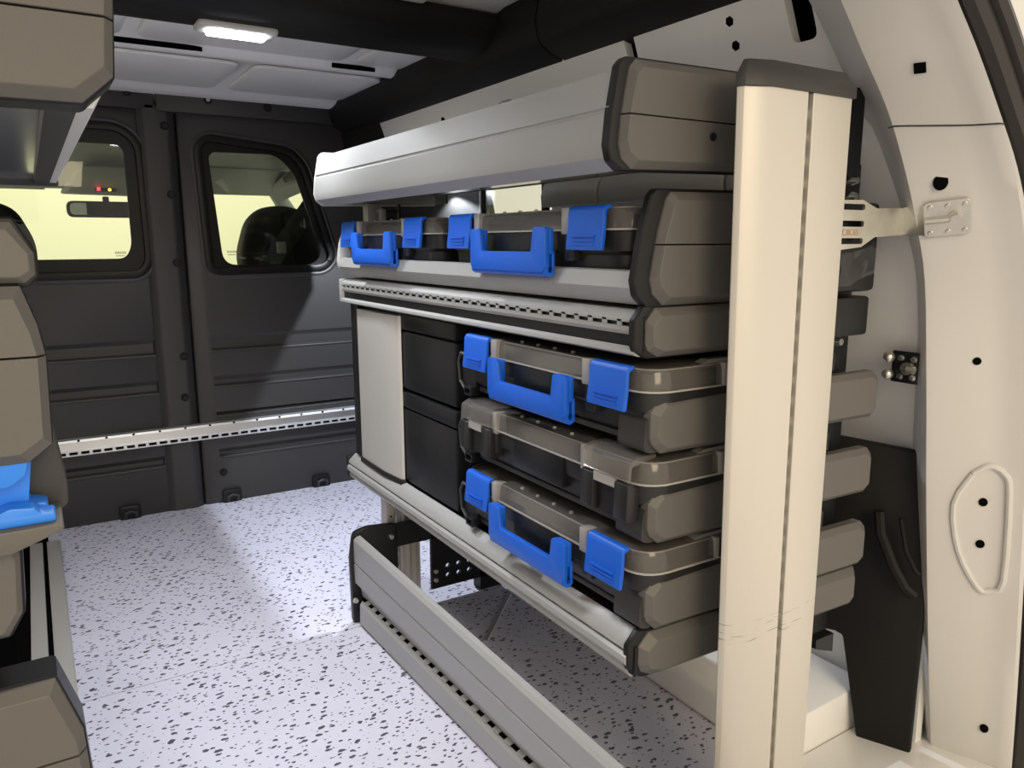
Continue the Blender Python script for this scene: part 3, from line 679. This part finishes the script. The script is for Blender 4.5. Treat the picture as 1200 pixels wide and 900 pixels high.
MB().box(1.125, 1.14, 1.0, 1.96, .40, .90).build('rear_panel', BLK, rk)
# near rear upright with rivets, seen to the right of the end post
nu = MB().box(1.11, 1.185, .812, .83, .28, 1.125).build('rear_upright', BLKB, rk, bevel=.003)
MB().box(1.085, 1.150, .79, .80, 1.10, 1.237).build('rear_upright_cover', BLKB, nu, bevel=.004)
for x, z in ((1.165, 1.098), (1.165, 1.072), (1.155, .832), (1.158, .735), (1.150, .715)):
    MB().cyl((x, .812, z), (0, -1, 0), .009, .007, 12, .006).build('rivet', SCREW, nu)
MB().prism([(1.10, .317), (1.148, .317), (1.148, .282), (1.10, .30)], 'y', .772, .79).build('foot_plate', BLKB, nu)

# ---- bottom trough with its flap
tf = empty('trough', (.67, 1.35, 0)); tf.parent = rk; tf.location = Vector((.67, 1.35, 0))-WORLD[rk.name]; WORLD[tf.name] = Vector((.67, 1.35, 0))
def skew(mb): mb.v = [p+Vector((.034*(1-p.z/.24)*(1.85-p.y), 0, 0)) for p in mb.v]; return mb
y0, y1 = .30, 1.835
skew(MB().prism([(.668, .245), (.657, .243), (.650, .236), (.6485, .176), (.6515, .1745), (.6515, .1715), (.6485, .170), (.649, .118), (.662, .112), (.668, .075), (.674, .075), (.668, .116), (.660, .128), (.660, .232), (.668, .236)], 'y', y0, y1)).build('trough_front', ALU_Y, tf)
mb = MB().prism([(.672, .078), (.658, .070), (.652, .062), (.650, .010), (.656, .004), (.66, .010), (.660, .058), (.674, .072)], 'y', y0, y1-.02)
slotted(mb, lambda y, v, t: (v, y, .0735+t+(v-.655)*.35), y0, y1-.02, .657, .667, .042, .55, .003)
skew(mb).build('trough_rail', ALU_Y, tf)
skew(MB().box(.660, .676, y0, y1-.02, .040, .076)).build('rail_channel', BLACK, tf)
MB().prism(roundpoly([(.643, .0), (.641, .185), (.652, .252), (.690, .262), (.775, .255), (.775, .0)], .012), 'y', 1.838, 1.858).build('end_plate', BLK, tf, bevel=.003)
MB().box(.770, .90, 1.838, 1.850, .190, .254).build('end_band', BLK, tf)
h = MB()
for ix in range(4):
    for z in (.072, .100): h.cyl((.925+ix*.034, 1.7, z), 'y', .0075, .3, 10)
h.cyl((.922, 1.7, .205), 'y', .0062, .3, 10)
MB().box(.875, 1.10, 1.838, 1.850, .040, .235).build('perforated_plate', BLK, tf, cut=h)
MB().box(1.03, 1.10, 1.838, 1.88, 0, .06).build('plate_foot', BLK, tf)
for x, z in ((.756, .222), (.886, .092), (.886, .066), (.646, .072)):
    MB().cyl((x, 1.838 if x > .7 else 1.826, z), (0, -1, 0), .008, .006, 10, .006).build('bolt_head', SCREW, tf)

# ---- strut from the rack to the pillar: slotted steel bracket
br = MB()
pts = [(1.02, .985), (1.095, .991), (1.128, 1.006), (1.212, 1.010), (1.205, 1.052), (1.128, 1.050), (1.092, 1.062), (1.02, 1.060)]
cutb = MB()
for z in (1.000, 1.026, 1.051): cutb.prism(rrect(1.03, 1.098, z-.0045, z+.0045, .004), 'y', .6, .8)
B = br.prism(pts, 'y', .742, .746).build('pillar_bracket', STEEL, None, cut=cutb, label='slotted zinc steel bracket bolting the rack to the rear pillar', cat='bracket')
def slant(x, y, z):   # point on the pillar-side plate
    return Vector((x, y, z))
pa_, pb_, pd_ = Vector((1.192, .705, 1.059)), Vector((1.221, .656, 1.065)), Vector((1.214, .711, 1.008))
dn_ = Vector((-.77, -.50, -.39)).normalized()
du = (pb_-pa_); du = (du-dn_*du.dot(dn_)).normalized(); dv = dn_.cross(du).normalized()
if dv.z < 0: dv = -dv
P0 = (pa_+pd_)*.5+dn_*.003
def onp(u, v, t=0): return P0+du*u+dv*v+dn_*t
mb = MB(); mb.loft([[(1.203, .746, 1.010), (1.200, .746, 1.052), (1.200, .742, 1.052), (1.203, .742, 1.010)], [onp(.004, -.026, 0), onp(.004, .026, 0), onp(.004, .026, .003), onp(.004, -.026, .003)]])
mb.build('bent_neck', STEEL, B)
rr = rrect(-.002, .062, -.029, .029, .008)
mb = MB().loft([[onp(u, v, 0) for u, v in rr], [onp(u, v, .004) for u, v in rr]]); mb.build('pillar_plate', STEEL, B, bevel=.001, seg=1)
for u in (.007, .031, .054):
    for v in (-.021, .021): MB().cyl(onp(u, v, .004), dn_, .004, .0025, 10, .003).build('weld_stud', STEEL, B)
MB().tube([onp(.0, 0, .004), onp(.036, 0, .005)], .006).build('plate_rib', STEEL, B)
MB().cyl(onp(.042, 0, .004), dn_, .012, .003, 18).build('bolt_washer', STEEL, B)
MB().cyl(onp(.042, 0, .007), dn_, .009, .007, 6).build('bolt_head', STEEL, B)

# small black bracket further down on the wall
sb = empty('wall_bracket', (1.27, .76, .78), 'small black wall bracket with four rivets beside the rear pillar', 'bracket')
MB().box(1.272, 1.278, .738, .785, .757, .812).build('bracket_plate', BLKB, sb, bevel=.002)
for y in (.745, .768):
    for z in (.768, .800): MB().cyl((1.272, y, z), (-1, 0, 0), .006, .004, 10, .004).build('rivet', SCREW, sb)
MB().cyl((1.272, .752, .784), (-1, 0, 0), .011, .010, 12).build('bolt_head', SCREW, sb)
MB().tube([(1.264, .752, .784), (1.266, .738, .782)], .006).build('link_rod', STEEL, sb)
for z in (.770, .800): MB().sphere((1.266, .787, z), .010).build('clamp_ball', STEEL, sb)

MB().box(1.03, 1.165, .765, .90, .848, .912).build('rail_block', BLKB, sr, bevel=.006)
# plastic bin and tray ends against the wall beside the post
g = empty('black_storage_box', (1.13, .80, .92), 'black box end between end post and pillar, behind the steel bracket', 'box')
MB().box(1.02, 1.168, .760, .825, .920, 1.060).build('box_body', BLKB, g, bevel=.008)
g2 = empty('plastic_film', (1.10, .752, .95), 'wrinkled clear plastic film caught behind the steel bracket', 'plastic film')
mb = MB()
ptsF = [(1.06+.09*u, .754-.006*math.sin(7*u+3*v), .930+.05*v+.02*u*u) for u in (0, .25, .5, .75, 1) for v in (0, .5, 1)]
mb.add(ptsF, [(i*3+j, i*3+j+1, i*3+j+4, i*3+j+3) for i in range(4) for j in range(2)])
mb.build('film', glassy('clear_film', (.9, .9, .9, 1), .12, 1.5), g2)

# =================================================================== CASES
def case_parts(x, y, z, lab, blue=True, grp='part cases on the shelving rack'):
    """front face at x, centre y, underside z"""
    r = empty('parts_case', (x, y, z), lab, 'case', grp)
    W = .275; D = .40
    def rg(d, zz_, rr=.05): return [(x+u, y+v, z+zz_) for u, v in rrect(d, D-d, -W+d, W-d, max(rr-d, .008), 6)]
    MB().loft([rg(.020, 0), rg(.014, .006), rg(.012, .030), rg(.006, .036), rg(.004, .060), rg(.004, .064)]).build('base', CASEB, r)
    # front moulding behind the handle
    MB().box(x-.001, x+.02, y-.075, y+.075, z+.012, z+.064).build('grip_panel', BLKB, r, bevel=.003)
    for s in (-1, 1): MB().box(x-.002, x+.02, y+s*.145-.012, y+s*.145+.012, z+.02, z+.066).build('base_rib', CASEB, r, bevel=.003)
    # lid: smoked shell with a clear flange, edge catch-lights put in as haze
    L = MB().loft([rg(.002, .0645), rg(.004, .092), rg(.008, .0985), rg(.020, .0995)]).build('lid', LID, r)
    MB().loft([rg(.020, .066, .05), rg(.022, .088, .05), rg(.04, .090, .05)]).build('lid_insert', BLK, L)
    def loop(d, zz_, rad, nm): 
        pts = rg(d, zz_); mb = MB(); n = len(pts); rings = []
        for i in range(n):
            p = Vector(pts[i]); t = (Vector(pts[(i+1) % n])-Vector(pts[i-1])).normalized(); o_ = Vector((t.y, -t.x, 0)); up_ = Vector((0, 0, 1))
            rings.append([p+o_*rad+up_*rad, p-o_*rad+up_*rad, p-o_*rad-up_*rad, p+o_*rad-up_*rad])
        rings.append(rings[0]); mb.loft(rings, False, False); return mb.build(nm, RIM, L)
    loop(.0, .0665, .0013, 'lid_flange'); loop(.008, .0965, .0010, 'lid_edge')
    # raised clear step at the near and far ends, studs on the front edge
    for s in (-1, 1): MB().prism(roundpoly([(.10, .096), (.125, .104), (.175, .104), (.18, .096)], .003), 'y', y+s*(W-.02)-.008, y+s*(W-.02)+.008).move((x, 0, z)).build('lid_step', RIM, L)
    for sg in (-1, 1):
        MB().box(x+.150, x+.398, y+sg*(W-.012)-.0135, y+sg*(W-.012)+.0135, z+.064, z+.094).build('lid_side', CASEB, L, bevel=.003)
        MB().box(x+.142, x+.149, y+sg*(W-.006)-.008, y+sg*(W-.006)+.008, z+.066, z+.099).build('lid_edge', RIM, L, bevel=.001)
    for v in (-.07, -.02, .03, .08): MB().cyl((x+.022, y+v, z+.098), 'z', .004, .004, 8, .003).build('lid_stud', RIM, L)
    for s in (-1, 1):
        for q in (-1, 1):
            c = y+s*.195+q*.058
            if q*s < 0: MB().box(x-.004, x+.018, c-.010, c+.010, z+.060, z+.100).build('hinge_block', RIM, L, bevel=.002)
    for s in (-1, 1):
        c = y+s*.195
        if blue:
            pr = [(.006, .1012), (-.004, .1005), (-.0085, .094), (-.0095, .070), (-.013, .045), (-.013, .037), (-.007, .037), (-.004, .060), (-.003, .092), (.006, .097)]
            la = MB().prism([(x+a, z+b) for a, b in pr], 'y', c-.043, c+.043).build('latch', BLU, r, bevel=.0012, seg=1, label='blue latch')
            for k in range(3): MB().box(x-.0145, x-.011, c-.026, c+.026, z+.044+k*.006, z+.0465+k*.006).build('grip_ridge', BLU, la)
        else:
            pr = [(.040, .106), (.006, .106), (-.010, .097), (-.012, .070), (-.007, .070), (-.005, .092), (.04, .101)]
            la = MB().prism([(x+a, z+b) for a, b in pr], 'y', c-.056, c+.056).build('latch', FLAP, r, bevel=.0012, seg=1, label='clear latch flap')
            for q in (-1, 1): MB().prism([(x+a, z+b) for a, b in [(.01, .060), (-.006, .068), (-.012, .066), (-.014, .012), (-.004, .008), (.01, .010)]], 'y', c+q*.040-.015, c+q*.040+.015).build('latch_frame', CASEB, la, bevel=.002)
            MB().box(x-.012, x-.006, c-.024, c+.024, z+.056, z+.070).build('latch_bar', RIM, la)
            MB().box(x-.004, x, c-.03, c+.03, z+.01, z+.062).build('latch_well', BLK, la)
    if blue:
        U = [(-.118, .072), (-.118, .010), (-.110, .002), (.110, .002), (.118, .010), (.118, .072), (.084, .072), (.078, .034), (-.078, .034), (-.084, .072)]
        Up = roundpoly(U, [.006, .004, .004, .004, .004, .006, .006, .004, .004, .006], 3)
        H = MB().prism([(y+a, z+b) for a, b in Up], 'x', x-.028, x-.018).build('handle', BLU, r, bevel=.0022, label='blue carrying handle')
        U2 = [(-.116, .036), (-.116, .004), (.116, .004), (.116, .036), (.10, .036), (.09, .014), (-.09, .014), (-.10, .036)]
        MB().prism([(y+a, z+b) for a, b in U2], 'x', x-.012, x-.006).build('handle_back', BLU, H, bevel=.002)
        MB().prism(roundpoly([(x-.026, z+.010), (x-.026, z-.001), (x-.016, z-.006), (x-.007, z-.001), (x-.007, z+.010)], .004), 'y', y-.116, y+.116).build('handle_fold', BLU, H, cut=MB().prism(rrect(x-.019, x-.012, z+.002, z+.03, .002), 'y', y-.2, y+.2))
        for s in (-1, 1): MB().box(x-.019, x-.010, y+s*.1005-.0165, y+s*.1005+.0165, z+.030, z+.070).build('handle_pivot', BLU, H, bevel=.002)
    return r
proto = case_parts(.70, 1.05, .728, 'parts case with blue handle and latches, top of the stack of three')
case_parts(.70, 1.05, .594, 'parts case with clear latches and no handle, middle of the stack of three', blue=False)
for loc, lab in (((.70, 1.05, .460), 'parts case with blue handle and latches, bottom of the stack of three'),
                 ((.70, 1.107, .951), 'parts case with blue handle on the middle tray, beside the grey end cap'),
                 ((.70, 1.708, .951), 'parts case with blue handle on the middle tray, nearest the bulkhead')):
    c = copy_tree(proto); c.location = loc; c['label'] = lab

# black boxes left of the stack
for z0, z1, lab in ((.660, .838, 'black lidded storage box behind the cover strip, upper of the two'), (.432, .654, 'black lidded storage box on the bottom shelf, lower of the two')):
    g = empty('storage_box', (.72, 1.66, z0), lab, 'box', 'black boxes beside the case stack')
    MB().box(.724, 1.115, 1.388, 1.895, z0, z1-.040).build('box_body', BLKB, g, bevel=.008)
    MB().box(.722, 1.117, 1.385, 1.898, z1-.038, z1).build('box_lid', BLKB, g, bevel=.006)
    MB().box(.728, 1.11, 1.392, 1.89, z1-.041, z1-.037).build('lid_gap', BLACK, g)

# objects on the wall behind the middle tray
wn = empty('window_3', (1.25, 1.95, 1.09), kind='structure')
MB().box(1.214, 1.217, 1.785, 2.125, 1.075, 1.158).build('pane', GLASS, wn)
for a, b, c, d in ((1.775, 2.135, 1.156, 1.166), (1.775, 2.135, 1.068, 1.080), (1.775, 1.790, 1.068, 1.166), (2.120, 2.135, 1.068, 1.166)):
    MB().box(1.205, 1.225, a, b, c, d).build('window_frame', TRIM, wn, bevel=.002)
for i, (a, b) in enumerate(((1.500, 1.735), (1.10, 1.492), (.84, 1.092))):
    o = MB().prism([(1.20, 1.155), (1.175, 1.150), (1.165, 1.118), (1.168, 1.09), (1.21, 1.09)], 'y', a, b).build('grey_channel', GREYC, None, bevel=.003, label='grey plastic channel length on the wall under the top tray, ' + ('farthest of three', 'middle of three', 'nearest of three')[i], cat='channel', group='grey channel behind the cases')
g = empty('white_hook', (.79, 1.97, 1.05), 'small white hook sticking up behind the far case', 'hook')
MB().tube([(.79, 2.015, 1.00), (.79, 2.015, 1.070), (.79, 2.005, 1.080), (.79, 1.935, 1.082), (.79, 1.915, 1.080)], .0075).build('hook_bar', WHITEP, g)
MB().box(.783, .797, 1.898, 1.920, 1.052, 1.084).build('hook_plate', WHITEP, g, bevel=.003)
MB().box(.783, .797, 1.965, 2.02, .99, 1.005).build('hook_foot', WHITEP, g, bevel=.003)

# floor edge strip inside the trough
MB().loft([[(.886, 1.572, 0), (.894, 1.565, 0), (.894, 1.565, .006), (.886, 1.572, .006)], [(1.085, 1.775, 0), (1.093, 1.768, 0), (1.093, 1.768, .006), (1.085, 1.775, .006)]]).build('floor_strip', ALU_X, None, label='thin aluminium strip lying on the floor behind the trough', cat='strip')

# =================================================================== LEFT SHELVING RACK (only its aisle edge is in view)
lk = empty('shelving_rack', (-.15, 1.3, 0), 'shelving rack at the left edge with brown grey end caps', 'shelving rack')
YL = .75
def mx(P): return [(x, z) for x, z in P]
lt = MB().box(-.40, .026, YL+.03, 1.75, 1.120, 1.124).build('top_tray', MIRR, lk)
endcap(lt, [(-.40, 1.110), (.050, 1.112), (.074, 1.134), (.079, 1.20), (.060, 1.262), (-.40, 1.262)], YL-.02, .05, .010, split=1.178, rim=.002)
MB().prism([(.047, 1.114), (.060, 1.114), (.070, 1.130), (.073, 1.19), (.058, 1.25), (.052, 1.25), (.062, 1.19), (.062, 1.132)], 'y', YL+.03, 1.757).build('front_panel', mat('lit_aluminium', (.92, .94, .94, 1), .35, .2), lt)  # near-white colour stands in for light reflected off the aluminium
MB().box(.024, .048, YL+.03, 1.757, 1.112, 1.120).build('panel_channel', CAPD, lt)
MB().box(-.40, .064, 1.757, 1.775, 1.108, 1.25).build('end_cap', CAPD, lt, bevel=.004)
c2 = MB().box(-.40, -.012, YL+.03, 1.0, .972, .980).build('upper_shelf', CAPD, lk)
endcap(c2, [(-.40, .968), (-.004, .968), (.004, .975), (.004, .992), (-.010, 1.017), (-.40, 1.019)], YL-.01, .04, .006, rim=.004)
c3 = MB().box(-.40, -.016, YL+.03, 1.0, .830, .838).build('middle_tray', CAPD, lk)
endcap(c3, [(-.40, .819), (-.016, .820), (.002, .834), (.0045, .908), (.001, .934), (-.008, .966), (-.40, .967)], YL-.02, .05, .010, split=.909, rim=.0015)
c4 = MB().box(-.40, -.02, YL+.03, 1.0, .742, .750).build('bin_tray', CAPD, lk)
MB().prism(roundpoly([(-.40, .736), (-.03, .742), (.010, .762), (.011, .785), (.004, .838), (-.008, .838), (-.40, .838)], .006), 'y', YL+.045, YL+.075).build('bin_side', CAPD, c4, bevel=.003)
MB().prism(roundpoly([(-.40, .728), (-.035, .746), (.004, .760), (.004, .766), (-.40, .766)], .003), 'y', YL-.02, YL+.05).build('bin_sill', CAP, c4, bevel=.003)
c5 = MB().box(-.40, -.05, YL+.03, 1.0, .68, .688).build('lower_shelf', CAPD, lk)
endcap(c5, [(-.40, .655), (-.046, .664), (-.034, .684), (-.031, .736), (-.036, .752), (-.40, .752)], YL, .04, .006, rim=.003)
c6 = MB().box(-.40, -.01, YL+.03, .86, .50, .508).build('bottom_shelf', CAPD, lk)
endcap(c6, [(-.40, .40), (.010, .40), (.003, .52), (.001, .566), (-.016, .622), (-.40, .620)], YL-.02, .05, .010, split=.548, rim=.002)
PLM = ALU_Z
MB().box(-.20, -.035, .78, 3.04, 0, .006).build('base_board', BLACK, lk)
MB().prism([(-.040, 0), (0, 0), (0, .012), (-.004, .016), (-.040, .016)], 'y', .80, 2.9).build('plinth_rail', PLM, lk, bevel=.002)
MB().prism([(-.088, 0), (-.052, 0), (-.052, .016), (-.088, .016)], 'y', .80, 2.9).build('plinth_rail', PLM, lk, bevel=.002)
MB().box(-.40, -.10, .87, 1.8, .01, .50).build('dark_cabinet', BLACK, lk)
# blue open-fronted bin
bb = empty('blue_bin', (-.1, .78, .766), 'bright blue open-fronted plastic bin in the left rack', 'bin')
MB().prism(roundpoly([(-.38, .768), (-.006, .768), (-.006, .776), (-.020, .779), (-.014, .822), (-.38, .822)], .003), 'y', YL+.012, YL+.040).build('bin_body', BLUB, bb, bevel=.002)
MB().prism(roundpoly([(-.38, .766), (-.001, .766), (-.001, .7745), (-.012, .7755), (-.016, .781), (-.034, .783), (-.05, .776), (-.38, .776)], .003), 'y', YL-.012, YL+.012).build('bin_lip', BLUB, bb, bevel=.002)
MB().prism(roundpoly([(-.38, .800), (-.032, .800), (-.020, .808), (-.016, .822), (-.38, .822)], .003), 'y', YL-.008, YL+.012).build('bin_back', BLUB, bb, bevel=.002)

def lettering(txt, size, fn, name, mt, parent):
    cu = bpy.data.curves.new(name, 'FONT'); cu.body = txt; cu.size = size; cu.extrude = 0
    o = bpy.data.objects.new(name, cu); COL.objects.link(o); bpy.context.view_layer.update()
    me = bpy.data.meshes.new_from_object(o.evaluated_get(bpy.context.evaluated_depsgraph_get()))
    bpy.data.objects.remove(o)
    O = WORLD[parent.name] if parent else Vector((0, 0, 0))
    for v in me.vertices: v.co = Vector(fn(v.co.x, v.co.y))-Vector(O)
    o = bpy.data.objects.new(name, me); COL.objects.link(o); me.materials.clear(); me.materials.append(mt)
    if parent: o.parent = parent; WORLD[o.name] = O
    return o
lettering('C8C65', .014, lambda u, v: (1.046+u, .7414, 1.0085+v), 'stamped_code', mat('stamp_ink', (.50, .27, .16, 1), .6), B)
ETCH = glassy('etched_glass', (.72, .73, .66, 1), .3, 1.3, (.5, .5, .45, 1), .25)
for n_, x_ in ((1, .262), (2, .640)):
    wn_ = bpy.data.objects['window_%d' % n_]
    m_ = MB()
    for k in range(9): m_.box(x_+k*.004, x_+k*.004+.0026, BY+.0186, BY+.0192, .962, .971)
    m_.box(x_+.002, x_+.030, BY+.0186, BY+.0192, .954, .957)
    m_.build('glass_mark', ETCH, wn_, kind='stuff')
